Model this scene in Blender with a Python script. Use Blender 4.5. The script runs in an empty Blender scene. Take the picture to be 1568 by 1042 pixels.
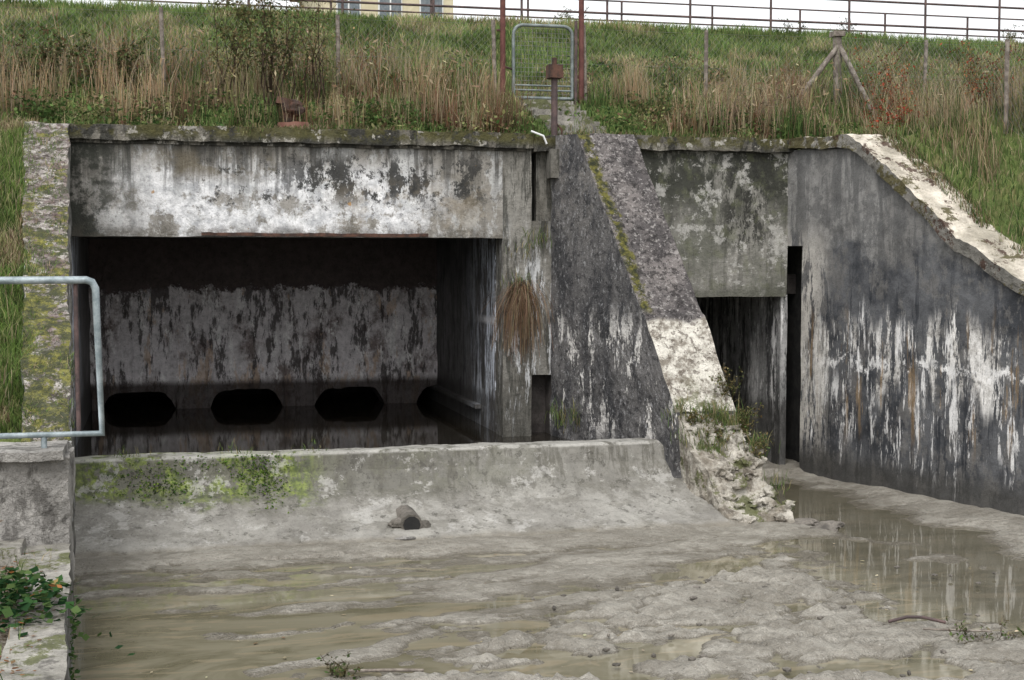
import bpy, bmesh, math, random
import numpy as np
from mathutils import Vector, noise as mn
random.seed(5); rng=np.random.default_rng(7)
scn=bpy.context.scene
rad=math.radians
# ---------------------------------------------------------------- helpers
def link(o,parent=None):
    scn.collection.objects.link(o)
    if parent is not None: o.parent=parent
    return o
def empty(name):
    e=bpy.data.objects.new(name,None); link(e); return e
def hsh(x,y,s): 
    v=np.sin(x*127.1+y*311.7+s*74.7)*43758.5453
    return v-np.floor(v)
def vn(x,y,s=0):
    xi=np.floor(x); yi=np.floor(y); fx=x-xi; fy=y-yi
    fx=fx*fx*(3-2*fx); fy=fy*fy*(3-2*fy)
    return (hsh(xi,yi,s)*(1-fx)+hsh(xi+1,yi,s)*fx)*(1-fy)+(hsh(xi,yi+1,s)*(1-fx)+hsh(xi+1,yi+1,s)*fx)*fy
def fbm(x,y,s=0,o=4):
    t=0;a=.5;n=0
    for i in range(o):
        t=t+a*vn(x*2**i,y*2**i,s+i*3); n+=a; a*=.5
    return t/n
class N:
    def __init__(s,name,rough=.85,spec=.3):
        s.m=bpy.data.materials.new(name); s.m.use_nodes=True; s.nt=s.m.node_tree
        s.b=s.nt.nodes['Principled BSDF']; s.b.inputs['Roughness'].default_value=rough
        s.b.inputs['Specular IOR Level'].default_value=spec
        s.tc=s.nt.nodes.new('ShaderNodeTexCoord'); s.o=s.tc.outputs['Object']
        s.sx=s.nt.nodes.new('ShaderNodeSeparateXYZ'); s.L(s.o,s.sx.inputs[0])
        s.x,s.y,s.z=s.sx.outputs
        g=s.nt.nodes.new('ShaderNodeNewGeometry'); q=s.nt.nodes.new('ShaderNodeSeparateXYZ'); s.L(g.outputs['Normal'],q.inputs[0]); s.nz=q.outputs[2]
    def L(s,a,b): s.nt.links.new(a,b)
    def put(s,v,inp):
        if isinstance(v,bpy.types.NodeSocket): s.L(v,inp)
        elif isinstance(v,tuple) and len(v)==3 and inp.type=='RGBA': inp.default_value=(*v,1)
        else: inp.default_value=v
    def M(s,op,a,b=0.0,clamp=False):
        n=s.nt.nodes.new('ShaderNodeMath'); n.operation=op; n.use_clamp=clamp
        s.put(a,n.inputs[0]); s.put(b,n.inputs[1]); return n.outputs[0]
    def mul(s,*a):
        r=a[0]
        for q in a[1:]: r=s.M('MULTIPLY',r,q)
        return r
    def noise(s,scale=1.,detail=7.,rough=.6,sc=(1,1,1),off=(0,0,0),dist=0.):
        mp=s.nt.nodes.new('ShaderNodeMapping'); mp.inputs['Scale'].default_value=sc; mp.inputs['Location'].default_value=off
        s.L(s.o,mp.inputs[0]); n=s.nt.nodes.new('ShaderNodeTexNoise')
        n.inputs['Scale'].default_value=scale; n.inputs['Detail'].default_value=min(detail,6.5 if scale<12 else 3.5); n.inputs['Roughness'].default_value=rough; n.inputs['Distortion'].default_value=dist
        s.L(mp.outputs[0],n.inputs['Vector']); return n.outputs[0]
    def r(s,v,a,b,lo=0.,hi=1.):
        n=s.nt.nodes.new('ShaderNodeMapRange'); n.interpolation_type='SMOOTHSTEP'
        if a>b: a,b,lo,hi=b,a,hi,lo
        s.put(v,n.inputs[0]); n.inputs[1].default_value=a; n.inputs[2].default_value=b; n.inputs[3].default_value=lo; n.inputs[4].default_value=hi
        return n.outputs[0]
    def win(s,v,a,b,soft):
        return s.mul(s.r(v,a-soft,a+soft),s.r(v,b+soft,b-soft))
    def mix(s,f,a,b,mode='MIX'):
        n=s.nt.nodes.new('ShaderNodeMix'); n.data_type='RGBA'; n.blend_type=mode
        s.put(f,n.inputs[0]); s.put(a,n.inputs[6]); s.put(b,n.inputs[7]); return n.outputs[2]
    def bump(s,h,strength=.5,dist=.02):
        n=s.nt.nodes.new('ShaderNodeBump'); n.inputs['Strength'].default_value=strength; n.inputs['Distance'].default_value=dist
        s.L(h,n.inputs['Height']); s.L(n.outputs[0],s.b.inputs['Normal'])
    def done(s,c):
        s.put(c,s.b.inputs['Base Color']); return s.m
    def grime(s,c,amt=.35,fs=45.):
        c=s.mix(s.r(s.noise(9,10,.7),.35,.7),c,s.mix(1.,c,(1-amt,1-amt,1-amt),'MULTIPLY'))
        c=s.mix(s.mul(s.r(s.noise(fs,6,.7,off=(3,1,2)),.56,.64),.55),c,s.mix(1.,c,(.45,.45,.43),'MULTIPLY'))
        return c

# ---------------------------------------------------------------- materials
BLK=(.028,.028,.027)
def m_front():
    s=N('painted_concrete')
    c=s.mix(s.r(s.noise(1.3,8,.6),.35,.65),(.23,.215,.19),(.35,.335,.31))
    c=s.mix(s.mul(s.r(s.noise(1,6,.6,sc=(9,9,.7)),.45,.62),.55),c,(.15,.14,.12))
    w=s.mul(s.r(s.noise(2.0,12,.74,off=(5,0,1)),.43,.50),s.win(s.x,.55,3.9,.5),s.win(s.z,.16,.98,.14))
    c=s.mix(s.mul(w,.95),c,s.mix(s.r(s.noise(6,8,.7),.35,.6),(.44,.45,.47),(.84,.84,.85)))
    w2=s.mul(s.r(s.noise(3,12,.75,sc=(1,1,.5),off=(1,7,1)),.51,.58),s.win(s.x,.3,5,.3))
    c=s.mix(s.mul(w2,.55),c,(.58,.59,.59))
    bk=s.mul(s.r(s.noise(2.6,14,.8,sc=(1.3,1.3,.8),off=(2,2,9)),.475,.525),s.win(s.x,2.2,4.6,.35),s.win(s.z,.6,1.12,.14))
    c=s.mix(s.mul(bk,.95),c,BLK)
    bk=s.mul(s.r(s.noise(7,14,.8,off=(2,5,9)),.55,.59),s.win(s.x,1.2,4.6,.35),s.win(s.z,.45,1.2,.2))
    c=s.mix(s.mul(bk,.88),c,BLK)
    st=s.mul(s.r(s.noise(1,8,.7,sc=(7,7,.55),off=(4,0,3)),.46,.57),s.r(s.z,.5,1.05))
    c=s.mix(s.mul(st,.8),c,(.055,.053,.048))
    lf=s.mul(s.r(s.x,1.0,.15),s.r(s.noise(2.6,12,.78,off=(8,8,1)),.37,.50))
    c=s.mix(s.mul(lf,.93),c,(.026,.029,.022))
    br=s.mul(s.r(s.noise(2.5,10,.7,off=(9,1,9)),.50,.6),s.win(s.x,2.8,4.6,.4),s.win(s.z,.3,.8,.15))
    c=s.mix(s.mul(br,.45),c,(.26,.215,.15))
    br=s.mul(s.r(s.noise(2.2,10,.7,off=(4,1,3)),.46,.58),s.win(s.x,.9,2.2,.3),s.win(s.z,.85,1.15,.1))
    c=s.mix(s.mul(br,.75),c,(.13,.11,.075))
    rs=s.r(s.noise(9,3,.5,off=(1,4,1)),.70,.74)
    c=s.mix(s.mul(rs,.8),c,(.36,.2,.06))
    bt=s.mul(s.r(s.z,.40,.26),s.r(s.noise(4,8,.75,off=(0,3,3)),.42,.53)); c=s.mix(s.mul(bt,.7),c,(.09,.08,.065))
    c=s.grime(c,.28); s.bump(s.noise(30,10,.7),.6,.02); return s.done(c)
def m_coping():
    s=N('mossy_coping')
    c=s.mix(s.r(s.noise(2.2,8,.65),.35,.65),(.08,.072,.06),(.22,.205,.175))
    c=s.mix(s.mul(s.r(s.noise(1,8,.7,sc=(5,5,1.6)),.43,.53),.9),c,(.026,.026,.022))
    m=s.mul(s.r(s.noise(3.5,10,.75,off=(4,4,4)),.44,.51),s.r(s.z,1.22,1.34))
    c=s.mix(s.mul(m,.9),c,s.mix(s.noise(20,4),(.035,.04,.015),(.12,.105,.035)))
    c=s.mix(s.mul(s.r(s.noise(7,5,.7,off=(7,0,0)),.58,.63),.8),c,(.42,.40,.36))
    c=s.grime(c); s.bump(s.noise(22,10,.75),.9,.03); return s.done(c)
def m_right():
    s=N('weathered_concrete')
    c=s.mix(s.r(s.noise(1.5,8,.65),.35,.65),(.15,.15,.125),(.27,.26,.235))
    c=s.mix(s.mul(s.r(s.noise(1,8,.72,sc=(6,6,.6),off=(4,9,0)),.5,.6),.6),c,(.09,.088,.075))
    bk=s.mul(s.r(s.noise(2.3,12,.8,sc=(1.5,1.5,.65),off=(1,1,5)),.42,.50),s.r(s.z,.15,.9))
    c=s.mix(s.mul(bk,.9),c,(.03,.032,.024))
    bk=s.mul(s.r(s.noise(5,12,.8,sc=(1.5,1.5,.6),off=(3,1,5)),.48,.53),s.win(s.x,7.3,7.95,.2),s.r(s.z,-.1,.3))
    c=s.mix(s.mul(bk,.92),c,(.026,.026,.022))
    gr=s.r(s.noise(5,9,.7,off=(6,5,5)),.5,.62); c=s.mix(s.mul(gr,.4),c,(.12,.13,.07))
    lt=s.r(s.noise(3.4,10,.78,off=(3,3,8)),.53,.59); c=s.mix(s.mul(lt,.7),c,(.48,.47,.44))
    pk=s.r(s.noise(16,3,.5,off=(3,5,8)),.69,.73); c=s.mix(s.mul(pk,.88),c,(.025,.025,.02))
    c=s.mix(s.mul(s.r(s.z,-.30,-.42),.7),c,(.09,.09,.07))
    c=s.grime(c); s.bump(s.noise(28,10,.7),.7,.02); return s.done(c)
def m_pier():
    s=N('pier_concrete')
    c=s.mix(s.r(s.noise(1.8,8,.65,sc=(1.5,1.5,.5)),.35,.65),(.12,.112,.096),(.27,.26,.235))
    st=s.r(s.noise(1,9,.78,sc=(10,10,1.1),off=(2,0,0)),.48,.56); c=s.mix(s.mul(st,.8),c,(.045,.045,.038))
    lt=s.mul(s.r(s.noise(1,9,.78,sc=(9,9,1.3),off=(5,2,0)),.53,.58),s.r(s.z,.6,-.4)); c=s.mix(s.mul(lt,.88),c,(.64,.65,.66))
    c=s.mix(s.mul(s.r(s.z,-1.1,-1.8),.65),c,(.06,.058,.05))
    c=s.grime(c); s.bump(s.noise(30,10,.7),.7,.02); return s.done(c)
def m_wing():
    s=N('stained_concrete',.7,.4)
    dz=s.M('ADD',s.z,s.M('MULTIPLY',s.M('SUBTRACT',s.noise(1.3,7,.68,sc=(1,1.2,1)),.5),1.5))
    up=s.mix(s.r(s.noise(1.4,8,.65),.35,.65),(.18,.175,.168),(.32,.315,.305))
    up=s.mix(s.mul(s.r(s.noise(1,6,.7,sc=(5,5,.7),off=(3,3,0)),.45,.56),.7),up,(.085,.085,.085))
    up=s.mix(s.mul(s.r(s.noise(3,6,.78,off=(3,9,0)),.50,.56),.6),up,(.10,.10,.10))
    lo=s.mix(s.r(s.noise(1.7,8,.7,off=(3,2,0)),.38,.6),(.04,.043,.050),(.115,.118,.125))
    lo=s.mix(s.mul(s.r(s.noise(5,7,.75,sc=(1,1,.6),off=(3,2,7)),.5,.57),.6),lo,(.175,.168,.16))
    c=s.mix(s.r(dz,.23,-.05),up,lo)
    ver=s.noise(1,7,.78,sc=(3.4,3.4,.55),off=(1,5,0)); brk=s.noise(3.5,7,.78,off=(2,2,2))
    wob=s.M('MULTIPLY',s.noise(1.4,5,.72,sc=(1,1,.15),off=(6,6,0)),1.9)
    bands=s.win(s.M('ADD',s.z,wob),-.55,.25,.14)
    dr=s.mul(s.r(ver,.515,.54),bands,s.r(brk,.38,.45)); c=s.mix(s.mul(dr,.92),c,s.mix(s.r(brk,.4,.58),(.42,.40,.37),(.88,.86,.83)))
    ver2=s.noise(1,8,.8,sc=(8,8,.8),off=(7,1,2))
    dr2=s.mul(s.r(ver2,.565,.595),s.win(s.M('ADD',s.z,s.M('MULTIPLY',s.noise(1.7,4,.6,sc=(1,1,.2)),1.6)),-1.5,.1,.15)); c=s.mix(s.mul(dr2,.88),c,(.82,.81,.80))
    bt=s.mul(s.r(s.noise(1,8,.78,sc=(7,7,1.1),off=(2,1,6)),.56,.59),s.win(s.z,-2.0,-1.35,.15)); c=s.mix(s.mul(bt,.85),c,(.78,.77,.76))
    ln=s.mul(s.win(s.M('ADD',s.z,s.M('MULTIPLY',s.noise(2.5,6,.8,sc=(1,1,.4)),.7)),-.87,-.78,.02),s.r(s.noise(4,6,.75,off=(3,2,1)),.44,.50)); c=s.mix(s.mul(ln,.9),c,(.85,.84,.83))
    bl=s.mul(s.r(s.noise(1,7,.78,sc=(6,6,.5),off=(1,8,4)),.455,.42),s.r(dz,.3,-.5)); c=s.mix(s.mul(bl,.7),c,(.017,.02,.027))
    rs=s.mul(s.r(s.noise(1,7,.65,sc=(5,5,.5),off=(17,5,0)),.58,.64),s.win(s.z,-1.9,-.7,.3)); c=s.mix(s.mul(rs,.55),c,(.34,.22,.10))
    edge=s.mul(s.r(s.y,-.85,-.42),s.r(s.noise(2,7,.8,sc=(2.4,2.4,.5)),.44,.49),s.win(s.z,-2.2,.2,.3)); c=s.mix(s.mul(edge,.8),c,(.58,.55,.50))
    c=s.mix(s.mul(s.r(s.z,-2.1,-2.4),.7),c,(.06,.057,.05))
    c=s.grime(c,.3,60); s.bump(s.noise(30,10,.7),.5,.015); return s.done(c)
def m_wcop():
    s=N('cream_coping')
    c=s.mix(s.r(s.noise(2.5,8,.65),.35,.65),(.34,.31,.25),(.68,.62,.53))
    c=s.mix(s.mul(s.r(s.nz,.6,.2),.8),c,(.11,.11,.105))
    m=s.r(s.noise(1.5,10,.78,off=(4,4,4)),.51,.55); c=s.mix(s.mul(m,.92),c,s.mix(s.noise(9),(.035,.03,.018),(.12,.105,.03)))
    m=s.r(s.noise(2.6,10,.78,off=(1,9,4)),.55,.59); c=s.mix(s.mul(m,.92),c,(.06,.032,.022))
    c=s.grime(c); s.bump(s.noise(18,10,.75),.8,.03); return s.done(c)
def m_buttress():
    s=N('dark_aggregate_concrete',.75,.35)
    c=s.mix(s.r(s.noise(1.6,8,.72,sc=(2,2,.9)),.38,.6),(.04,.04,.043),(.125,.12,.118))
    bn=s.mul(s.r(s.noise(2.5,8,.78,off=(3,3,3)),.48,.56),s.r(s.z,-.4,1.2)); c=s.mix(s.mul(bn,.55),c,(.215,.20,.185))
    st=s.mul(s.r(s.noise(1,9,.8,sc=(4,4,1.2),off=(2,4,0)),.54,.575),s.win(s.z,-1.9,-.65,.2)); c=s.mix(s.mul(st,.9),c,(.64,.62,.59))
    sp=s.r(s.noise(24,8,.75,sc=(1,1,.6)),.57,.62); c=s.mix(s.mul(sp,.55),c,(.34,.34,.345))
    sp=s.r(s.noise(12,8,.78,off=(9,2,1)),.55,.60); c=s.mix(s.mul(sp,.7),c,(.018,.018,.02))
    s.bump(s.noise(30,10,.75),.8,.03); return s.done(c)
def m_butttop():
    s=N('aggregate_slope',.8,.3)
    c=s.mix(s.r(s.noise(2,8,.68),.37,.63),(.075,.068,.068),(.20,.18,.172))
    sp=s.r(s.noise(22,8,.75),.55,.60); c=s.mix(s.mul(sp,.6),c,(.38,.36,.345))
    sp=s.r(s.noise(10,8,.8,off=(9,2,1)),.52,.57); c=s.mix(s.mul(sp,.8),c,(.025,.022,.022))
    sp=s.r(s.noise(20,8,.78,off=(9,7,1)),.55,.60); c=s.mix(s.mul(sp,.8),c,(.025,.022,.022))
    lt=s.r(s.M('ADD',s.z,s.M('MULTIPLY',s.noise(3,5),.25)),-.50,-.56)
    lc=s.mix(s.r(s.noise(6,10,.75),.38,.58),(.22,.195,.16),(.68,.65,.58)); lc=s.mix(s.mul(s.r(s.noise(15,5,.75,off=(3,3,3)),.55,.60),.7),lc,(.08,.06,.045))
    c=s.mix(s.mul(lt,.96),c,lc)
    sq=s.M('SUBTRACT',s.M('ADD',s.x,s.M('MULTIPLY',s.y,.286)),5.25)
    m=s.mul(s.win(s.M('ADD',sq,s.M('MULTIPLY',s.noise(7,8,.75),.34)),.19,.30,.025),s.r(s.noise(4,9,.8,off=(1,2,3)),.40,.46),s.r(s.z,-.60,-.5))
    c=s.mix(m,c,s.mix(s.r(s.noise(16,5),.38,.68),(.022,.025,.01),(.14,.13,.028)))
    m=s.mul(s.r(s.noise(5,9,.75,off=(5,2,3)),.50,.57),s.r(s.z,-1.1,-1.6)); c=s.mix(s.mul(m,.85),c,(.10,.11,.035))
    s.bump(s.noise(20,10,.8),1.,.05); return s.done(c)
def m_leftwing():
    s=N('mossy_brick_coping')
    c=s.mix(s.r(s.noise(5,8,.75),.4,.6),(.13,.11,.10),(.44,.41,.38))
    sp=s.r(s.noise(15,8,.75),.50,.56); c=s.mix(s.mul(sp,.85),c,(.045,.035,.03))
    pu=s.r(s.noise(4,6,.7,off=(9,0,0)),.48,.58); c=s.mix(s.mul(pu,.55),c,(.13,.085,.08))
    mm=s.M('ADD',s.noise(3.0,10,.8,off=(0,6,1)),s.mul(s.r(s.y,-1.4,-4.2),.09))
    m=s.r(mm,.52,.57); c=s.mix(s.mul(m,.93),c,s.mix(s.r(s.noise(11,6,.78),.40,.66),(.035,.042,.016),(.21,.20,.04)))
    m=s.r(s.noise(7,10,.8,off=(5,6,1)),.52,.56); c=s.mix(s.mul(m,.8),c,(.045,.05,.025))
    s.bump(s.noise(16,10,.8),1.,.06); return s.done(c)
def m_plain(name,a,b,dark=(.06,.055,.05),moss=0.,bs=.6,sc=2.):
    s=N(name)
    c=s.mix(s.r(s.noise(sc,8,.65),.35,.65),a,b)
    c=s.mix(s.mul(s.r(s.noise(3,10,.75,sc=(1.5,1.5,.7),off=(2,1,2)),.52,.62),.7),c,dark)
    if moss: c=s.mix(s.mul(s.r(s.noise(2.6,10,.75,off=(5,5,1)),.6-moss*.25,.65-moss*.25),.85),c,(.09,.10,.03))
    c=s.grime(c); s.bump(s.noise(26,10,.75),bs,.025); return s.done(c)
def m_tpier():
    s=N('side_tunnel_concrete')
    c=s.mix(s.r(s.noise(1.5,8,.65),.35,.65),(.20,.20,.195),(.44,.435,.43))
    c=s.mix(s.mul(s.r(s.noise(1,9,.8,sc=(4,4,.8),off=(4,2,0)),.49,.56),.85),c,(.035,.035,.037))
    c=s.mix(s.mul(s.r(s.noise(1,9,.8,sc=(5,5,1.1),off=(9,2,4)),.53,.58),.88),c,(.85,.84,.83))
    c=s.mix(s.mul(s.r(s.z,-1.6,-1.9),.8),c,(.05,.048,.045))
    c=s.grime(c); s.bump(s.noise(26,10,.75),.5,.02); return s.done(c)
def m_weir():
    s=N('weir_concrete',.65,.4)
    n=s.noise(1.3,8,.65)
    c=s.mix(s.r(n,.35,.65),(.20,.19,.17),(.31,.30,.272))
    c=s.mix(s.mul(s.r(s.noise(4,8,.78,off=(1,3,1)),.50,.57),.5),c,(.14,.132,.11))
    zz=s.M('ADD',s.z,s.M('MULTIPLY',s.M('SUBTRACT',s.noise(2.4,8,.75,off=(3,0,0)),.5),.5))
    dk=s.mul(s.r(zz,-2.33,-2.20),s.r(s.x,5.2,1.4,.28,1.)); c=s.mix(s.mul(dk,.84),c,(.075,.072,.055))
    gb=s.mul(s.r(s.noise(2.,8,.78,off=(9,0,2)),.46,.53),s.r(s.z,-2.32,-2.1),s.r(s.x,5.5,3.2)); c=s.mix(s.mul(gb,.65),c,(.12,.118,.085))
    ms=s.mul(s.r(zz,-2.32,-2.16),s.win(s.x,.1,2.3,.2),s.r(s.noise(2.6,10,.78,off=(2,1,1)),.46,.51)); c=s.mix(s.mul(ms,.92),c,s.mix(s.r(s.noise(13,5),.35,.65),(.045,.065,.014),(.19,.24,.04)))
    st=s.mul(s.r(s.noise(1,8,.75,sc=(9,4,1.)),.51,.59),s.r(s.z,-2.5,-2.15)); c=s.mix(s.mul(st,.6),c,(.08,.074,.058))
    bk=s.r(s.noise(6,8,.8,off=(7,7,7)),.57,.61); c=s.mix(s.mul(bk,.7),c,(.06,.056,.045))
    lt=s.r(s.noise(2.2,9,.78,off=(8,3,3)),.55,.60); c=s.mix(s.mul(lt,.5),c,(.44,.43,.405))
    rim=s.r(s.z,-1.90,-1.875); c=s.mix(s.mul(rim,s.r(s.noise(5,7,.75),.42,.5),.65),c,(.42,.41,.38))
    wl=s.r(s.M('ADD',s.z,s.M('MULTIPLY',s.noise(4,5),.08)),-2.45,-2.50); c=s.mix(s.mul(wl,.6),c,(.15,.13,.095))
    c=s.grime(c,.25,50); s.bump(s.noise(28,10,.7),.45,.015); return s.done(c)
def m_intback():
    s=N('tunnel_back_concrete')
    zz=s.M('ADD',s.z,s.M('MULTIPLY',s.M('SUBTRACT',s.noise(3,8,.78),.5),.7))
    lo=s.mix(s.r(s.noise(2.2,10,.75,sc=(1,1,.8)),.36,.52),(.26,.215,.205),(.76,.72,.73))
    lo=s.mix(s.mul(s.r(s.noise(1,9,.78,sc=(4,4,1.),off=(1,0,3)),.50,.56),.85),lo,(.05,.040,.038))
    lo=s.mix(s.mul(s.r(s.noise(1,7,.7,sc=(3.,3.,.8),off=(9,0,3)),.56,.60),.7),lo,(.66,.50,.38))
    lo=s.mix(s.mul(s.r(s.noise(1,9,.8,sc=(4,4,1.3),off=(4,0,8)),.55,.59),.9),lo,(.93,.91,.90))
    lo=s.mix(s.mul(s.r(s.z,-1.62,-1.74),.92),lo,(.045,.034,.030))
    up=s.mix(s.noise(3,8),(.06,.048,.046),(.14,.11,.105))
    c=s.mix(s.r(zz,-.40,-.46),up,lo)
    c=s.grime(c); s.bump(s.noise(20,8),.6,.02); return s.done(c)
def m_intside():
    s=N('tunnel_side_concrete',.6,.4)
    c=s.mix(s.r(s.noise(1.6,8,.65),.35,.65),(.08,.077,.076),(.20,.195,.195))
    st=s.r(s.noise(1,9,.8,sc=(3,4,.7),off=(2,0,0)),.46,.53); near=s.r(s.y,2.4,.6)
    c=s.mix(s.mul(st,near,.92),c,(.76,.82,.92))  # pale wall streaks, with daylight by the opening painted into their bluish white
    st=s.r(s.noise(1,9,.8,sc=(3,8,1.0),off=(2,7,0)),.53,.57); c=s.mix(s.mul(st,.85),c,(.03,.03,.032))
    ln=s.mul(s.win(s.z,-.78,-.70,.03),s.r(s.y,1.9,.6)); c=s.mix(s.mul(ln,.8),c,(.8,.8,.83))
    bt=s.mul(s.r(s.z,-1.55,-1.7),.7); c=s.mix(bt,c,(.05,.047,.043))
    c=s.grime(c); s.bump(s.noise(20,8),.5,.02); return s.done(c)
def m_mud():
    s=N('wet_mud',.42,.5)
    c=s.mix(s.r(s.noise(1.6,8,.65,dist=1.),.35,.65),(.185,.17,.142),(.29,.272,.235))
    c=s.mix(s.mul(s.r(s.noise(6,9,.78,sc=(1,1.6,1),off=(2,2,2)),.49,.56),.5),c,(.135,.12,.095))
    c=s.mix(s.mul(s.r(s.noise(26,6,.7,off=(5,2,2)),.58,.65),.55),c,(.08,.07,.055))
    c=s.mix(s.mul(s.r(s.noise(34,6,.7,off=(1,9,2)),.60,.68),.5),c,(.45,.43,.39))
    zz=s.M('ADD',s.z,s.M('MULTIPLY',s.M('SUBTRACT',s.noise(12,4,.7),.5),.03))
    wet=s.r(zz,-2.561,-2.574); c=s.mix(s.mul(wet,.7),c,(.095,.082,.058))
    s.put(s.r(s.z,-2.545,-2.57,.55,.16),s.b.inputs['Roughness'])
    s.bump(s.M('ADD',s.noise(16,10,.7),s.mul(s.noise(60,6,.7),.4)),.9,.04); return s.done(c)
def m_water():
    s=N('muddy_water',.035,.6)
    c=s.mix(s.r(s.noise(.8,8,.6,sc=(.7,1.5,1),dist=2.2),.38,.62),(.125,.115,.075),(.20,.184,.132))
    c=s.mix(s.mul(s.r(s.noise(1.2,8,.65,sc=(.6,2.4,1),dist=3.,off=(4,1,0)),.54,.58),.6),c,(.25,.212,.145))
    ch=s.mul(s.r(s.x,6.1,6.8),s.r(s.y,-7.4,-6.2)); c=s.mix(s.mul(ch,.6),c,(.07,.062,.043))
    c=s.mix(s.mul(s.r(s.noise(26,3,.6,sc=(1,1.4,1)),.73,.76),.7),c,(.5,.48,.44))
    s.bump(s.noise(4,3,.5,sc=(.8,1.6,1)),.035,.01); return s.done(c)
def m_ground():
    s=N('grass_soil',.95,.1)
    c=s.mix(s.r(s.noise(1.1,10,.7),.4,.6),(.06,.085,.028),(.12,.15,.048))
    c=s.mix(s.mul(s.r(s.noise(2.3,10,.75,off=(5,5,0)),.5,.62),.6),c,(.15,.12,.065))
    c=s.mix(s.mul(s.r(s.y,-5.15,-5.25),s.r(s.y,-16,-15)),c,s.mix(s.r(s.noise(9,10,.75),.4,.6),(.09,.07,.05),(.28,.25,.21)))
    s.bump(s.noise(14,10,.75),1.,.06); return s.done(c)
def m_leaf():
    m=bpy.data.materials.new('foliage'); m.use_nodes=True; nt=m.node_tree; nt.nodes.clear()
    o=nt.nodes.new('ShaderNodeOutputMaterial'); a=nt.nodes.new('ShaderNodeAttribute'); a.attribute_name='Col'
    d=nt.nodes.new('ShaderNodeBsdfDiffuse'); t=nt.nodes.new('ShaderNodeBsdfTranslucent')
    x=nt.nodes.new('ShaderNodeMixShader'); x.inputs[0].default_value=.3
    for q in (d,t): nt.links.new(a.outputs['Color'],q.inputs['Color'])
    nt.links.new(d.outputs[0],x.inputs[1]); nt.links.new(t.outputs[0],x.inputs[2]); nt.links.new(x.outputs[0],o.inputs[0])
    return m
def m_simple(name,a,b,rough=.6,metal=0.,sc=8.,bs=.3):
    s=N(name,rough,.4); s.b.inputs['Metallic'].default_value=metal
    c=s.mix(s.r(s.noise(sc,8,.7),.4,.62),a,b); s.bump(s.noise(sc*4,6,.7),bs,.01); return s.done(c)
FRONT=m_front(); COP=m_coping(); RIGHT=m_right(); PIER=m_pier(); WING=m_wing(); WCOP=m_wcop(); BUT=m_buttress(); BTOP=m_butttop()
LWT=m_leftwing(); WEIR=m_weir(); IBACK=m_intback(); ISIDE=m_intside(); MUD=m_mud(); WATER=m_water(); GROUND=m_ground(); LEAF=m_leaf()
INT=m_plain('tunnel_dark_concrete',(.05,.043,.041),(.10,.088,.082)); RUB=m_plain('rubble_concrete',(.20,.175,.14),(.52,.49,.43),dark=(.07,.055,.04),moss=.35,bs=1.,sc=5)
SLOT=m_simple('slot_painted_shade',(.012,.012,.012),(.03,.028,.026),.9); TPIER=m_tpier()  # SLOT: near-black colour paints in the shade of deep slots and tunnel ends
LOWC=m_plain('ledge_concrete',(.20,.19,.165),(.35,.335,.30),moss=.35); GREYC=m_plain('block_concrete',(.23,.22,.205),(.40,.385,.36),bs=1.)
STEPM=m_plain('step_concrete',(.20,.19,.165),(.34,.32,.29),moss=.5)
GALV=m_simple('galvanised_steel',(.19,.23,.245),(.34,.39,.41),.5,.35); GATEM=m_simple('dull_galvanised_steel',(.12,.14,.14),(.22,.25,.245),.6,.3); REDP=m_simple('red_oxide_paint',(.08,.026,.022),(.13,.05,.04),.75); RUST=m_simple('rusty_iron',(.032,.02,.016),(.10,.048,.032),.85)
DKM=m_simple('dark_painted_steel',(.05,.035,.035),(.11,.07,.065),.7); WOOD=m_simple('weathered_wood',(.12,.10,.085),(.24,.21,.18),.9,0,12,.6); WIRE=m_simple('fence_wire',(.12,.12,.11),(.2,.2,.19),.6,.3)
STONE=m_plain('stone',(.09,.082,.07),(.22,.20,.175)); 
HW=m_simple('yellow_render',(.50,.44,.31),(.58,.52,.38),.9,0,3); HR=m_simple('roof_tiles',(.2,.08,.05),(.3,.12,.08),.8); GL=m_simple('window_glass',(.10,.12,.14),(.16,.18,.2),.1); WF=m_simple('white_frame',(.6,.6,.6),(.7,.7,.7),.6)

# ---------------------------------------------------------------- mesh tools
def jitter(v,amp,fr=3.):
    a=mn.noise_vector(v*fr); b=mn.noise_vector(v*fr*5.3)
    return v+a*amp+b*amp*.5
def mk(name,verts,faces,mats,parent=None,mi=None,amp=0.,smooth=False,fr=3.):
    me=bpy.data.meshes.new(name)
    if amp: verts=[jitter(Vector(v),amp(v) if callable(amp) else amp,fr) for v in verts]
    me.from_pydata([tuple(v) for v in verts],[],faces)
    for m in (mats if isinstance(mats,(list,tuple)) else [mats]): me.materials.append(m)
    if mi is not None: me.polygons.foreach_set('material_index',mi)
    if smooth: me.polygons.foreach_set('use_smooth',[True]*len(me.polygons))
    bm=bmesh.new(); bm.from_mesh(me); bmesh.ops.remove_doubles(bm,verts=bm.verts,dist=1e-4); bmesh.ops.recalc_face_normals(bm,faces=bm.faces); bm.to_mesh(me); bm.free()
    return link(bpy.data.objects.new(name,me),parent)
def boxdata(x0,x1,y0,y1,z0,z1,res):
    V=[];F=[]
    def grid(o,a,b):
        la=a.length; lb=b.length; na=max(1,int(la/res)); nb=max(1,int(lb/res)); i0=len(V)
        for i in range(na+1):
            for j in range(nb+1): V.append(o+a*(i/na)+b*(j/nb))
        for i in range(na):
            for j in range(nb):
                p=i0+i*(nb+1)+j; F.append((p,p+1,p+nb+2,p+nb+1))
    X=Vector((x1-x0,0,0));Y=Vector((0,y1-y0,0));Z=Vector((0,0,z1-z0)); o=Vector((x0,y0,z0))
    for a,b,c in ((X,Y,Z),(Y,Z,X),(Z,X,Y)): grid(o,a,b); grid(o+c,a,b)
    return V,F
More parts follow.
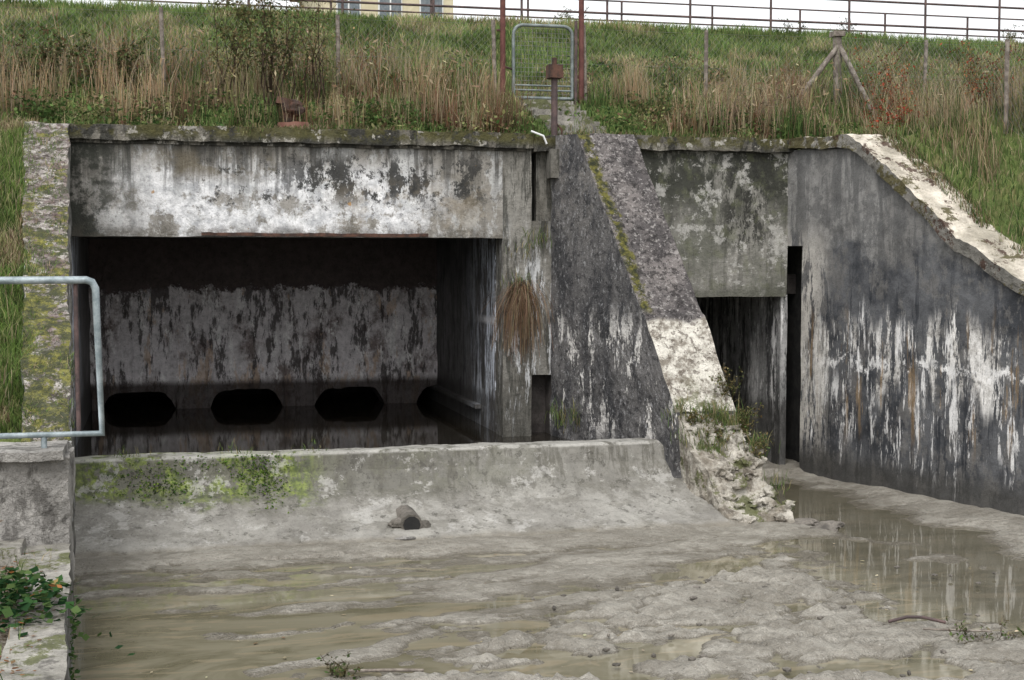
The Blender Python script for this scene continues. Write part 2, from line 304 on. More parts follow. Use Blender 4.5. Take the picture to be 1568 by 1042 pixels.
def box(name,x0,x1,y0,y1,z0,z1,mat,parent=None,res=.09,amp=.008):
    V,F=boxdata(x0,x1,y0,y1,z0,z1,res); return mk(name,V,F,mat,parent,amp=amp)
def strip(name,kz,xin,xout,zbot,mats,parent=None,step=.1,amp=.012,nt=5,nz=24):
    ks0=[p[0] for p in kz]; zs0=[p[1] for p in kz]
    n=max(2,int((ks0[-1]-ks0[0])/step)); ks=sorted(set(list(np.linspace(ks0[0],ks0[-1],n+1))+ks0))
    V=[];F=[];MI=[];R=None
    for k in ks:
        zt=float(np.interp(k,ks0,zs0)); zb=zbot(k) if callable(zbot) else zbot
        a=xin(k); b=xout(k); ring=[]
        for i in range(nz+1): ring.append((a,-k,zb+(zt-zb)*i/nz))
        for i in range(1,nt): ring.append((a+(b-a)*i/nt,-k,zt))
        for i in range(nz+1): ring.append((b,-k,zt+(zb-zt)*i/nz))
        R=len(ring); V+=ring
    for j in range(len(ks)-1):
        for i in range(R-1):
            p=j*R+i; F.append((p,p+1,p+R+1,p+R)); MI.append(1 if nz<=i<nz+nt else 0)
    for j in (0,len(ks)-1):
        base=j*R
        for i in range(nz):
            F.append((base+i,base+i+1,base+R-2-i,base+R-1-i)) ; MI.append(0)
        F.append(tuple(base+i for i in range(nz,nz+nt+1))) ; MI.append(0)
    return mk(name,V,F,mats,parent,MI,amp)
def tube(name,pts,r,mat,parent=None,n=8,cyc=False):
    cu=bpy.data.curves.new(name,'CURVE'); cu.dimensions='3D'; cu.bevel_depth=r; cu.bevel_resolution=0 if n<4 else 3; cu.use_fill_caps=True
    if pts and not isinstance(pts[0][0],(list,tuple)): pts=[pts]
    for P in pts:
        s=cu.splines.new('POLY'); s.points.add(len(P)-1)
        for i,p in enumerate(P): s.points[i].co=(*p,1)
        s.use_cyclic_u=cyc
    cu.materials.append(mat)
    tmp=bpy.data.objects.new(name,cu); scn.collection.objects.link(tmp)
    dg=bpy.context.evaluated_depsgraph_get(); me=bpy.data.meshes.new_from_object(tmp.evaluated_get(dg)); bpy.data.objects.remove(tmp)
    me.name=name; return link(bpy.data.objects.new(name,me),parent)
def rock(name,loc,size,mat,parent=None,seed=0,sub=3,amp=.35):
    bm=bmesh.new(); bmesh.ops.create_icosphere(bm,subdivisions=sub,radius=1)
    for v in bm.verts:
        q=v.co.copy()+Vector((seed*3.1,seed*1.7,0)); f=1+amp*mn.noise(q*1.3)+amp*.5*mn.noise(q*3.5)
        v.co=Vector((v.co.x*size[0]*f+loc[0],v.co.y*size[1]*f+loc[1],v.co.z*size[2]*f+loc[2]))
    me=bpy.data.meshes.new(name); bm.to_mesh(me); bm.free(); me.materials.append(mat)
    return link(bpy.data.objects.new(name,me),parent)

# ---------------------------------------------------------------- layout functions (metres, eye level = 0)
XL=lambda k:.05*k
XR=lambda k:8.17+.26*k
WL=-2.58
def zr(k): return np.interp(k,[0,1.1,1.87,2.65,3.45,6,9],[1.38,1.32,.77,.17,-.25,-1.7,-1.9])
def zl(k): return np.interp(k,[0,5.15,5.2,5.68,5.72],[1.38,-1.26,-1.38,-1.38,-1.97])
def hz(X,Y):
    X=np.asarray(X,float);Y=np.asarray(Y,float);k=-Y
    nz=(fbm(X*.9,Y*.9,3)-.5)*.16
    back=1.36+.35*np.clip(Y-.3,0,7.2)+nz*np.clip(Y/.6,0,1)
    kk=np.clip(k,0,None); sm=np.clip(kk/1.5,0,1)
    dl=np.clip(.05*kk-.30-X,0,9); left=zl(kk)+.22*dl*sm*np.where(kk<5.2,1,.15)+nz*np.clip(dl*2,0,1)*np.clip(kk,0,1)
    dr=np.clip(X-(8.17+.26*kk)-.35,0,7); right=zr(kk)+.33*dr*sm+nz*np.clip(dr*2,0,1)*np.clip(kk,0,1)
    return np.where(Y>=0,back,np.where(X<4,left,right))

def sheets():
    V=[];F=[]
    def add(X,Y,Z):
        i0=len(V); n,m=X.shape
        V.extend(zip(X.ravel().tolist(),Y.ravel().tolist(),Z.ravel().tolist()))
        for i in range(n-1):
            for j in range(m-1):
                p=i0+i*m+j; F.append((p,p+1,p+m+1,p+m))
    def sp(a,b,st,far,n=12):
        d=list(np.arange(a,b,st)); g=list(b+(np.geomspace(1,far-b+1,n)-1)); return np.array(d+g)
    xs=np.concatenate([-sp(4,4.01,1,600,12)[::-1],np.arange(-3.8,19,.2),sp(19,19.01,1,700,12)[0:]])
    ys=sp(0,9,.15,900,14)
    X,Y=np.meshgrid(xs,ys,indexing='ij'); Z=hz(X,Y); Z=np.where(Y>7.6,3.88,Z); add(X,Y,Z)
    ks=np.concatenate([np.arange(0,9,.12),np.geomspace(9,500,14)]); ks=np.sort(np.append(ks,[5.15,5.2,5.68,5.72]))
    ds=np.concatenate([[0,.05],np.arange(.15,5,.2),np.geomspace(5,600,12)])
    K,D=np.meshgrid(ks,ds,indexing='ij')
    X=.05*K-.26-D; add(X,-K,hz(X,-K)-.03)
    X=8.17+.26*K+.3+D; add(X,-K,hz(X,-K)-.02)
    return mk('grassy_embankment',V,F,GROUND,smooth=True)
sheets()

# ---------------------------------------------------------------- headwall
H=empty('concrete_culvert_headwall')
box('lintel_panel',0,4.68,0,.35,.25,1.24,FRONT,H,.07,.007)
box('coping',-.06,5.02,-.09,.42,1.24,1.40,COP,H,.04,.02)
box('coping_fillet',0,4.95,-.035,.0,1.205,1.24,COP,H,.05,.008)
box('pier_face',4.681,5.02,.0,.32,-3,1.24,PIER,H,.06,.009)
box('pier_inner',4.70,5.3,.46,5.8,-3,.9,ISIDE,H,.12,.008)
box('pier_core',4.83,5.3,.32,.5,-3,1.2,INT,H,.12,.004)
box('pier_recess_low',5.022,5.27,.03,.31,-1.34,.42,PIER,H,.07,.008)
box('pier_recess_up',5.10,5.27,.10,.31,.42,1.2,PIER,H,.07,.008)
box('pier_recess_back',5.022,5.11,.26,.31,.42,1.2,SLOT,H,.07,.004)
box('pier_cap',5.03,6.15,-.08,.42,1.20,1.37,COP,H,.04,.02)
box('side_panel',5.27,8.17,0,.35,-.44,1.24,RIGHT,H,.07,.008)
box('side_coping',6.16,8.25,-.09,.42,1.24,1.40,COP,H,.04,.02)
box('side_lintel_trim',6.2,8.15,-.025,.0,-.46,-.38,RIGHT,H,.06,.006)
box('side_jamb',5.27,6.35,0,3.5,-3,-.44,INT,H,.12,.006)
box('tunnel_roof',-.3,4.7,.35,6,.25,.55,INT,H,.25,.006)
box('tunnel_wall',-.35,-.0,.0,6,-3,.25,ISIDE,H,.15,.006)
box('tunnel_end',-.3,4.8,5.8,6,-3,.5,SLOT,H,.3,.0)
box('side_tunnel_roof',5.3,8.6,.35,4.2,-.44,-.2,INT,H,.25,.0)
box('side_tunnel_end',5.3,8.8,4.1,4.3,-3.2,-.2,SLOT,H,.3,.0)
box('side_tunnel_wall',8.12,8.20,.05,4.2,-3.2,-.44,TPIER,H,.12,.008)
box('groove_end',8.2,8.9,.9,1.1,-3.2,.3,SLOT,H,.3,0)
box('pipe_ledge',4.62,4.70,1.2,5.8,-1.84,-1.79,ISIDE,H,.12,.006)
box('steel_lintel_angle',1.35,3.82,-.03,.05,.232,.268,RUST,H,.05,.012)
box('soffit_rib',-.0,4.68,.0,.3,.225,.25,FRONT,H,.06,.008)
def backwall():
    xs=np.linspace(0,4.7,140); V=[];F=[]; 
    def zb(x):
        c=((x-1.34+.71)%1.42)-.71
        e=abs(c)
        if e<.20: return -3.0
        t=(e-.20)/.51
        return -1.80-.18*max(0,(1-t*2.2))**2*1.6
    nz=26
    for x in xs:
        b=zb(x)
        for i in range(nz+1): V.append((x,4.0,b+(.3-b)*i/nz))
        V.append((x,4.6,b))
    m=nz+2
    for j in range(len(xs)-1):
        for i in range(nz): p=j*m+i; F.append((p,p+1,p+m+1,p+m))
        p=j*m; F.append((p,p+m,p+m+nz+1,p+nz+1))
    mk('tunnel_arched_wall',V,F,IBACK,H,amp=.03)
backwall()

# ---------------------------------------------------------------- buttress
B=empty('concrete_buttress')
def bamp(v):
    return .014 if v[2]>-.65 else .022
strip('sloping_pier',[(0,1.37),(.52,1.37),(1.73,-.57),(1.78,-.60),(2.28,-1.55)],lambda k:5.25+.286*k,lambda k:5.91+.286*k,-3.0,[BUT,BTOP],B,.06,bamp,10,60)
strip('rubble_toe',[(1.95,-1.02),(2.25,-1.53),(2.5,-1.93),(2.68,-2.05),(2.85,-2.28),(3.1,-2.5),(3.25,-2.75)],lambda k:5.86+.30*(k-2.0),lambda k:6.48+.27*(k-2.0),-3.0,[RUB,RUB],B,.03,lambda v:.03 if v[2]>-1.6 else .055,18,16)
for i in range(60):
    t=random.random(); k=2.35+t*.9; x=5.98+.28*(k-2.05)+random.uniform(-.05,.60); z=float(np.interp(k,[2.05,2.5,2.68,3.25],[-1.2,-1.93,-2.05,-2.66]))+random.uniform(-.02,.02); q=random.uniform(.02,.075)
    rock('rubble_%d'%i,(x,-k,z),(q,q*random.uniform(.6,1),q*random.uniform(.5,.9)),RUB,B,i,2,.9)

# ---------------------------------------------------------------- right retaining wall
RW=empty('retaining_wall')
top=[(k,float(zr(k))) for k in (0,1.1,1.87,2.65,3.45,6,9)]+[(20,-1.9)]
strip('wall_body',[(.26,1.26)]+[(a,b-.1) for a,b in top if a>.3],XR,lambda k:XR(k)+.42,-3.1,[WING,WING],RW,.1,.010,4,50)
strip('wall_head',[(-.02,1.27),(.28,1.26)],XR,lambda k:XR(k)+.42,.14,[WING,WING],RW,.08,.008,4,16)
strip('groove_back',[(-1.0,0.15),(.30,0.15)],lambda k:8.45,lambda k:8.62,-3.1,[SLOT,SLOT],RW,.1,.0,4,10)
strip('wall_coping',[(a,b+.02+(.03 if a>.9 else 0)) for a,b in top],lambda k:XR(k)-.06,lambda k:XR(k)+.50,lambda k:float(zr(k))-.10,[WCOP,WCOP],RW,.05,.03,8,3)

# ---------------------------------------------------------------- left retaining wall
LW=empty('retaining_wall.001')
strip('wall_body',[(-.25,1.40),(.12,1.40),(5.1,-1.18),(5.25,-1.3)],lambda k:XL(k)-.001,lambda k:XL(k)-.44+.025*k,-3.1,[PIER,LWT],LW,.04,.03,14,50)
box('end_block',-4,.28,-5.72,-5.24,-2.2,-1.35,GREYC,LW,.05,.03)
box('block_slab',-4,.25,-5.8,-5.2,-1.35,-1.29,GREYC,LW,.07,.014)
strip('low_wall',[(5.72,-1.93),(24,-1.93)],XL,lambda k:XL(k)-.30,-3.1,[PIER,LOWC],LW,.12,.025,5,14)
box('ledge_slab',-4,.0,-6.05,-5.7,-2.2,-1.88,LOWC,LW,.06,.025)

# ---------------------------------------------------------------- weir
def weir():
    prof=[(-1.74,-3.0),(-1.76,-1.90),(-1.79,-1.865),(-2.05,-1.86),(-2.085,-1.88),(-2.13,-2.04),(-2.24,-2.20),(-2.48,-2.32),(-2.82,-2.42),(-3.10,-2.50),(-3.22,-2.55),(-3.3,-2.9)]
    P=[]
    for a,b in zip(prof[:-1],prof[1:]):
        for i in range(3): t=i/3; P.append((a[0]+(b[0]-a[0])*t,a[1]+(b[1]-a[1])*t))
    P.append(prof[-1]); xs=np.arange(.0,6.55,.06); V=[];F=[]
    for x in xs:
        for y,z in P:
            u=max(0,x-5.85); zz=z
            if u>0 and z>-2.6: zz=min(z,-1.88-u*1.05)
            V.append((x,y,zz))
    m=len(P)
    for j in range(len(xs)-1):
        for i in range(m-1): p=j*m+i; F.append((p,p+1,p+m+1,p+m))
    mk('concrete_weir',V,F,WEIR,None,amp=.013,fr=2.6)
weir()
D=empty('drain_outlet')
DD=m_simple('drain_hole_shade',(.008,.008,.008),(.014,.013,.012))  # black for the plug that paints the shade inside the pipe
tube('pipe_rim',[(3.1,-3.00,-2.43),(3.1,-2.60,-2.41)],.10,STONE,D)
tube('pipe_mouth',[(3.1,-3.012,-2.43),(3.1,-2.98,-2.43)],.080,DD,D)
rock('cover_stone',(2.99,-2.92,-2.43),(.09,.07,.05),STONE,D,4); rock('side_stone',(3.23,-2.93,-2.45),(.07,.06,.04),STONE,D,14)
rock('foot_stone',(3.02,-3.14,-2.525),(.10,.05,.022),GREYC,D,6)

# ---------------------------------------------------------------- mud and water
def seg(X,Y,a,b):
    ax,ay=a;bx,by=b;dx,dy=bx-ax,by-ay;L=dx*dx+dy*dy
    t=np.clip(((X-ax)*dx+(Y-ay)*dy)/L,0,1); return np.hypot(X-ax-t*dx,Y-ay-t*dy)
def mud():
    xs=np.arange(-.2,13.4,.034); ys=np.concatenate([np.arange(-19,-9.6,.12),np.arange(-9.6,-2.9,.030),np.arange(-2.9,4.0,.08)])
    X,Y=np.meshgrid(xs,ys,indexing='ij')
    wx=X+(fbm(X*.9,Y*1.3,11)-.5)*.9+(fbm(X*4,Y*4,12)-.5)*.26; wy=Y+(fbm(X*.8,Y*1.1,21)-.5)*.7+(fbm(X*4,Y*4,22)-.5)*.2
    Hh=np.full(X.shape,-.07)
    def cap(a,b,r,h):
        nonlocal Hh
        d=seg(wx,wy,a,b); Hh=np.maximum(Hh,h*(1-(d/r)**2))
    cap((0,-3.25),(6.3,-3.2),.60,.05)
    cap((6.5,-3.1),(6.7,-3.5),.34,.04)
    for a,b,r,h in [((.3,-4.0),(2.6,-4.2),.17,.019),((2.2,-4.1),(5.0,-4.0),.20,.020),((.4,-4.5),(3.4,-4.7),.12,.017),((3.0,-4.9),(5.7,-4.2),.28,.021),((4.2,-4.4),(6.0,-3.9),.36,.024),((4.4,-4.8),(5.9,-4.6),.50,.024),
        ((.7,-5.1),(2.8,-5.3),.09,.014),((2.5,-5.3),(4.2,-5.0),.13,.017),((2.5,-5.95),(4.6,-5.25),.18,.019),((1.6,-6.8),(2.8,-6.2),.10,.015),((3.3,-5.7),(3.9,-5.5),.14,.015),((1.0,-5.8),(2.2,-5.75),.05,.012),((6.9,-3.9),(7.2,-4.3),.13,.013),((7.0,-4.9),(7.5,-5.2),.10,.012)]:
        cap(a,b,r,h)
    k=-wy; s=8.17+.26*np.clip(k,-9,30)-wx; lim=.45+.045*np.clip(k,0,9)**2
    Hh=np.maximum(Hh,np.clip((lim-s)*.11,-.07,.06))
    d1=(wx-2.0)*.543-(wy+6.9)*.84; xq=np.interp(-wy,[5.1,6.4,7.6,12],[6.2,6.1,6.7,8.0]); d2=xq-wx
    body=np.clip(np.minimum(d1,d2)*.12,-.07,.045); Hh=np.maximum(Hh,body)
    cap((7.3,-7.6),(8.4,-7.3),.3,.02)
    inb=np.clip((body+.02)/.05,0,1)
    rg=np.abs(fbm(wx*.45+3,wy*1.7,71,3)-.5); Hh-=.045*np.exp(-(rg/.010)**2)*(Y<-3.5)
    rg2=np.abs(fbm(wx*.8+9,wy*1.2,75,3)-.5); Hh-=.045*inb*np.exp(-(rg2/.018)**2)
    pud=fbm(X*1.1,Y*1.7,77,3); Hh-=.07*inb*np.clip((pud-.58)*8,0,1)
    rough=(fbm(X*10,Y*12,31,4)-.5)*(.020+.11*inb*(fbm(X*1.3,Y*1.3,33,2)+.2))+(fbm(X*1.5,Y*4.2,37,3)-.5)*.045-inb*.003
    ch=(Y>-.3)&(X>6); Hh=np.where(ch,.09,Hh)
    Z=WL+Hh+rough; Z=np.where((X<6.3)&(Y>-2.9),-2.9,Z)
    kk=-Y; Z=np.where(kk>9.6,np.minimum(Z,WL+.03),Z)
    n,m=X.shape
    i,j=np.meshgrid(np.arange(n-1),np.arange(m-1),indexing='ij'); p=(i*m+j).ravel(); F=np.stack([p,p+m,p+m+1,p+1],1).astype(np.int32)
    me=bpy.data.meshes.new('mud_flat'); me.vertices.add(n*m); me.vertices.foreach_set('co',np.stack([X,Y,Z],2).astype(np.float32).ravel())
    me.loops.add(F.size); me.polygons.add(len(F)); me.loops.foreach_set('vertex_index',F.ravel()); me.polygons.foreach_set('loop_start',(np.arange(len(F))*4).astype(np.int32)); me.update(calc_edges=True); me.validate()
    me.materials.append(MUD); me.polygons.foreach_set('use_smooth',[True]*len(me.polygons))
    link(bpy.data.objects.new('mud_flat',me))
mud()
mk('water',[(-.3,-500,WL),(130,-500,WL),(9.5,4.2,WL),(6.0,4.2,WL),(6.0,-2.5,WL),(-.3,-2.5,WL)],[(0,1,2,3,4,5)],WATER)
mk('water.001',[(-.2,-1.8,-2.04),(5.6,-1.8,-2.04),(5.6,5.9,-2.04),(-.2,5.9,-2.04)],[(0,1,2,3)],m_simple('tunnel_water',(.014,.012,.009),(.02,.017,.013),.04,0,1.,.02))

# ---------------------------------------------------------------- railings, gate, posts
G=empty('metal_guard_railing')
gy=-5.6
tube('end_frame',[(-4,gy,-.165),(.41,gy,-.15),(.45,gy,-.165),(.472,gy,-.21),(.50,gy,-1.20),(-4,gy,-1.20)],.027,GALV,G)
tube('inner_post',[(.34,gy+.03,-.17),(.345,gy+.03,-1.19)],.016,DKM,G)
for x in (.12,-1.2,-2.6): tube('post_foot',[(x,gy,-1.2),(x,gy,-1.36)],.02,GALV,G)
for x in (-1.2,-2.6): tube('post',[(x,gy,-.165),(x,gy,-1.2)],.024,GALV,G)

GY=2.05; gz=float(hz(5.7,GY))
T=empty('steel_gate')
x0,x1,zb,zt=5.32,6.10,gz+.06,gz+.98
def rr(x0,x1,z0,z1,r,y):
    P=[]
    for cx,cz,a0 in ((x1-r,z1-r,0),(x0+r,z1-r,90),(x0+r,z0+.02,180),(x1-r,z0+.02,270)):
        q=r if a0<180 else .02
        cxx=cx if a0<180 else (x0+.02 if a0==180 else x1-.02)
        for i in range(6): t=rad(a0+18*i); P.append((cxx+q*math.cos(t),y,cz+q*math.sin(t)))
    return P
tube('gate_frame',rr(x0,x1,zb,zt,.12,GY),.022,GATEM,T,cyc=True)
tube('gate_rails',[[(x0,GY,zb+h),(x1,GY,zb+h)] for h in (.10,.16)],.012,GATEM,T)
L=[]
for i in range(16):
    x=x0+.05*i; L.append([(x,GY,zb),(x,GY,zt-.03)])
for i in range(17): L.append([(x0,GY,zb+.055*i),(x1,GY,zb+.055*i)])
tube('gate_mesh',L,.0025,WIRE,T,n=3)
tube('gate_posts',[[(5.18,GY,gz-.3),(5.18,GY,4.6)],[(6.22,GY,gz-.3),(6.22,GY,4.6)],[(5.18,GY,4.58),(6.22,GY,4.58)]],.036,REDP,T)
tube('gate_post_inner',[[(6.14,GY-.03,gz-.2),(6.14,GY-.03,gz+1.05)]],.022,DKM,T)
tube('cross_bar',[[(5.18,GY,gz+.45),(5.3,GY,gz+.42)],[(5.1,GY,gz+.9),(5.2,GY,gz+.9)]],.015,RUST,T)
S=empty('concrete_steps')
for i in range(6):
    y=.45+i*.27; z=float(hz(5.7,y+.15))
    box('step_%d'%i,5.38,6.05,y,y+.24,z-.15,z+.05,STEPM,S,.06,.012)
P=empty('iron_post')
tube('stem',[(5.28,-.02,1.1),(5.28,-.02,2.10)],.038,DKM,P)
box('head_plate',5.20,5.36,-.10,.06,2.03,2.18,RUST,P,.04,.008)
tube('cap_pin',[(5.28,-.02,2.18),(5.28,-.02,2.26)],.03,RUST,P)
tube('bracket',[(5.28,-.02,1.55),(5.36,-.05,1.45),(5.36,-.05,1.2)],.012,RUST,P)
tube('white_bracket',[(4.98,-.12,1.42),(5.12,-.13,1.37),(5.16,-.13,1.28)],.012,WF,P)
box('post_sleeve',5.2,5.38,-.16,.05,.9,1.22,PIER,P,.05,.01)

R1=empty('crest_railing')
cy=7.95
tube('rails',[[(-12,cy,3.9+h),(30,cy,3.9+h)] for h in (.30,.72,1.12)],.020,DKM,R1)
tube('posts',[[(x,cy,3.7),(x,cy,5.05)] for x in np.arange(-11.3,30,1.52)],.022,DKM,R1)
R2=empty('crest_railing.001')
cy=11.2
tube('rails',[[(-14,cy,3.9+h),(40,cy,3.9+h)] for h in (.36,.74,1.12)],.016,DKM,R2)
tube('posts',[[(x,cy,3.7),(x,cy,5.02)] for x in np.arange(-13,40,1.9)],.022,DKM,R2)

FN=empty('wire_fence')
fp=[(-5,2.1),(-2,2.1),(1.0,2.1),(3.1,2.1),(5.1,2.1)]; fq=[(6.3,2.1),(7.95,2.1),(9.87,2.1),(11.16,2.1),(14,2.1),(17,2.1)]; fr=[(9.87,2.1),(10.1,-1.5),(10.9,-4.5)]
for i,(x,y) in enumerate(fp+fq[:2]+fq[3:]+fr[1:]):
    z=float(hz(x,y)); a=random.uniform(-.04,.04); tube('post_%d'%i,[(x,y,z-.2),(x+a,y,z+1.0)],.026,WOOD,FN)
z=float(hz(9.87,2.1)); tube('corner_post',[(9.87,2.1,z-.2),(9.84,2.1,z+.98)],.06,WOOD,FN); box('corner_cap',9.76,9.92,2.02,2.18,z+.96,z+1.03,WOOD,FN,.05,.006)
tube('strut',[[(9.86,2.08,z+.85),(9.1,2.0,float(hz(9.1,2.0)))],[(9.86,2.08,z+.85),(10.15,1.5,float(hz(10.15,1.5)))]],.035,WOOD,FN)
L=[]
for run in (fp,fq,fr):
    for (xa,ya),(xb,yb) in zip(run[:-1],run[1:]):
        za,zb_=float(hz(xa,ya)),float(hz(xb,yb)); ln=math.hypot(xb-xa,yb-ya); n=int(ln/.09)
        for h in (.05,.5,.95): L.append([(xa,ya,za+h),(xb,yb,zb_+h)])
        for i in range(-10,n):
            for sgn in (0,1):
                t0=i/n; t1=(i+10)/n; h0,h1=(.05,.93) if sgn==0 else (.93,.05)
                u0=max(t0,0);u1=min(t1,1)
                if u1<=u0: continue
                q=lambda t:(xa+(xb-xa)*t,ya+(yb-ya)*t,za+(zb_-za)*t+h0+(h1-h0)*((t-t0)/(t1-t0)))
                L.append([q(u0),q(u1)])
tube('mesh_wires',L,.0014,WIRE,FN,n=3)

MB=empty('mooring_bollard')
bx,by=2.33,.50; bz=float(hz(bx,by))+.08
tube('stem',[(bx,by,bz-.2),(bx,by,bz+.2)],.085,RUST,MB); tube('cap',[(bx-.02,by,bz+.17),(bx,by,bz+.24)],.13,RUST,MB); rock('knob',(bx+.05,by-.03,bz+.14),(.14,.11,.09),RUST,MB,2)
box('brick_base',bx-.12,bx+.20,by-.2,by+.05,bz-.18,bz-.02,m_simple('red_brick',(.13,.055,.042),(.20,.10,.075),.9),MB,.05,.015)

HO=empty('rendered_house')
box('walls',7.6,13.2,44,53,3.6,12.2,HW,HO,1.,0)
for r_,zz in enumerate((5.2,9.75)):
    for i in range(3):
        xx=8.3+i*1.75
        box('window_frame_%d_%d'%(r_,i),xx-.06,xx+.96,43.93,43.995,zz-.06,zz+1.46,WF,HO,1.,0); box('window_glass_%d_%d'%(r_,i),xx,xx+.90,43.90,43.925,zz,zz+1.4,GL,HO,1.,0); box('window_bar_%d_%d'%(r_,i),xx+.42,xx+.48,43.88,43.898,zz,zz+1.4,WF,HO,1.,0)
mk('roof',[(7.2,43.4,12.2),(13.6,43.4,12.2),(13.6,53.6,12.2),(7.2,53.6,12.2),(7.2,48.5,15.4),(13.6,48.5,15.4)],[(0,1,5,4),(2,3,4,5),(0,4,3),(1,2,5),(0,3,2,1)],HR,HO)

# ---------------------------------------------------------------- vegetation
def raw(name,V,Fn,C,parent=None):
    me=bpy.data.meshes.new(name); nv=len(V)
    me.vertices.add(nv); me.vertices.foreach_set('co',np.ascontiguousarray(V,dtype=np.float32).ravel())
    tot=sum(f.size for f in Fn); nf=sum(len(f) for f in Fn)
    me.loops.add(tot); me.polygons.add(nf)
    me.loops.foreach_set('vertex_index',np.concatenate([f.ravel() for f in Fn]).astype(np.int32))
    cnt=np.concatenate([np.full(len(f),f.shape[1]) for f in Fn]); st=np.concatenate([[0],np.cumsum(cnt)[:-1]])
    me.polygons.foreach_set('loop_start',st.astype(np.int32)); me.update(calc_edges=True)
    a=me.color_attributes.new('Col','FLOAT_COLOR','POINT'); a.data.foreach_set('color',np.concatenate([C,np.ones((nv,1))],1).astype(np.float32).ravel())
    me.materials.append(LEAF); me.validate(); return link(bpy.data.objects.new(name,me),parent)
class Veg:
    def __init__(s): s.V=[];s.Q=[];s.T=[];s.C=[];s.n=0
    def blades(s,P,Hh,W,C,lean=.5,dirv=None):
        n=len(P); a=rng.uniform(0,2*np.pi,n); d=np.stack([np.cos(a),np.sin(a),np.zeros(n)],1)
        b=rng.uniform(0,2*np.pi,n); l=np.stack([np.cos(b),np.sin(b),np.zeros(n)],1)*(rng.uniform(.1,1,n)*lean)[:,None]
        if dirv is not None: l=l+np.array(dirv)
        Hh=np.broadcast_to(Hh,(n,)); W=np.broadcast_to(W,(n,)); h=Hh[:,None]; w=W[:,None]; z=np.array([0,0,1.])
        nl=np.linalg.norm(l,axis=1)[:,None]; drop=1-.25*np.clip(nl,0,1.4)**2
        v=np.stack([P-d*w/2,P+d*w/2,P+z*h*.55+l*h*.3+d*w*.38,P+z*h*.55+l*h*.3-d*w*.38,P+z*h*drop+l*h],1).reshape(-1,3)
        i=np.arange(n)*5+s.n; s.Q.append(np.stack([i,i+1,i+2,i+3],1)); s.T.append(np.stack([i+3,i+2,i+4],1))
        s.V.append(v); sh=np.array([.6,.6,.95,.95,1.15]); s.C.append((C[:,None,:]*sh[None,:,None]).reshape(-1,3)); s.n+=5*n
    def leaves(s,P,S,C,flat=.0,asp=.6):
        n=len(P); a=rng.normal(size=(n,3)); a[:,2]*=(1-flat); a/=np.linalg.norm(a,axis=1)[:,None]
        b=np.cross(a,rng.normal(size=(n,3))) if flat<=0 else np.cross(a,np.array([0,0,1.])+rng.normal(size=(n,3))*.5*(1-flat))
        b/=np.linalg.norm(b,axis=1)[:,None]+1e-9; S=np.broadcast_to(S,(n,))[:,None]
        v=np.stack([P,P+a*S*.45+b*S*asp*.5,P+a*S,P+a*S*.45-b*S*asp*.5],1).reshape(-1,3)
        i=np.arange(n)*4+s.n; s.Q.append(np.stack([i,i+1,i+2,i+3],1)); s.V.append(v); s.C.append(np.repeat(C,4,0)); s.n+=4*n
    def stem(s,p,q,w,c):
        p=np.array(p);q=np.array(q)
        for d in (np.array([1,0,0.]),np.array([0,1.,0])):
            v=np.stack([p-d*w/2,p+d*w/2,q+d*w*.3,q-d*w*.3]); s.V.append(v); s.Q.append(np.arange(4)[None]+s.n); s.C.append(np.tile(c,(4,1))); s.n+=4
    def build(s,name): 
        Fn=[np.concatenate(s.Q)]; 
        if s.T: Fn.append(np.concatenate(s.T))
        return raw(name,np.concatenate(s.V),Fn,np.concatenate(s.C))
def cm(n,cols,w=None,j=.25):
    c=np.array(cols)[rng.choice(len(cols),n,p=w)]; return np.clip(c*rng.uniform(1-j,1+j,(n,1))*rng.uniform(.93,1.07,(n,3)),0,1)
GB=(.135,.195,.065);GD=(.05,.085,.03);GY_=(.24,.245,.11);TAN=(.37,.305,.20);BRN=(.165,.11,.07);RED=(.28,.065,.04);RB=(.20,.105,.065)
def on(X,Y,up=0): return np.stack([X,Y,hz(X,Y)+up],1)
g=Veg()
n=170000; X=rng.uniform(-3,18,n); Y=rng.uniform(.32,8.1,n)
kp=~((X>5.36)&(X<6.08)&(Y<2.0)); X=X[kp];Y=Y[kp]; n=len(X)
c1=fbm(X*.8,Y*1.1,41); c2=fbm(X*2.2,Y*2.2,42)
C=cm(n,[GB,GY_,GD],[.68,.14,.18]); dry=c1+.35*(c2-.5)+.03*(Y<3.0)>.585; C[dry]=cm(dry.sum(),[GY_,TAN,GB,BRN],[.32,.28,.3,.1])
pale=c2>.55; C[pale]*=1.22; C[c2<.42]*=.60
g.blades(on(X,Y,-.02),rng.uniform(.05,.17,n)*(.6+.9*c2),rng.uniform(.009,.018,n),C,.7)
n=42000; k=rng.uniform(0,5.15,n); X=XL(k)-.34+.025*k-rng.uniform(0,1,n)**1.4*2.4; Y=-k
c2=fbm(X*2.5,Y*2.5,43); C=cm(n,[(.15,.23,.06),GB,GY_,GD],[.5,.22,.16,.12]); C[c2<.45]*=.6; dd=fbm(X*1.4,Y*1.4,44)>.57; C[dd]=cm(dd.sum(),[TAN,GY_,BRN])
g.blades(on(X,Y,-.03),rng.uniform(.04,.14,n)*(.5+c2),rng.uniform(.005,.010,n),C,.8)
n=5200; k=rng.uniform(.2,5.1,n); X=XL(k)-.42+.025*k+rng.uniform(0,1,n)**2*.34; kp=fbm(X*2.2,k*1.8,45)>.50; X=X[kp];k=k[kp];n=len(X)
g.blades(np.stack([X,-k,1.42-.52*k],1),rng.uniform(.03,.11,n),.007,cm(n,[GB,GD,TAN,(.16,.24,.065)]),.9)
n=26000; k=rng.uniform(0,6.,n); X=8.17+.26*k+.45+rng.uniform(0,4,n); Y=-k
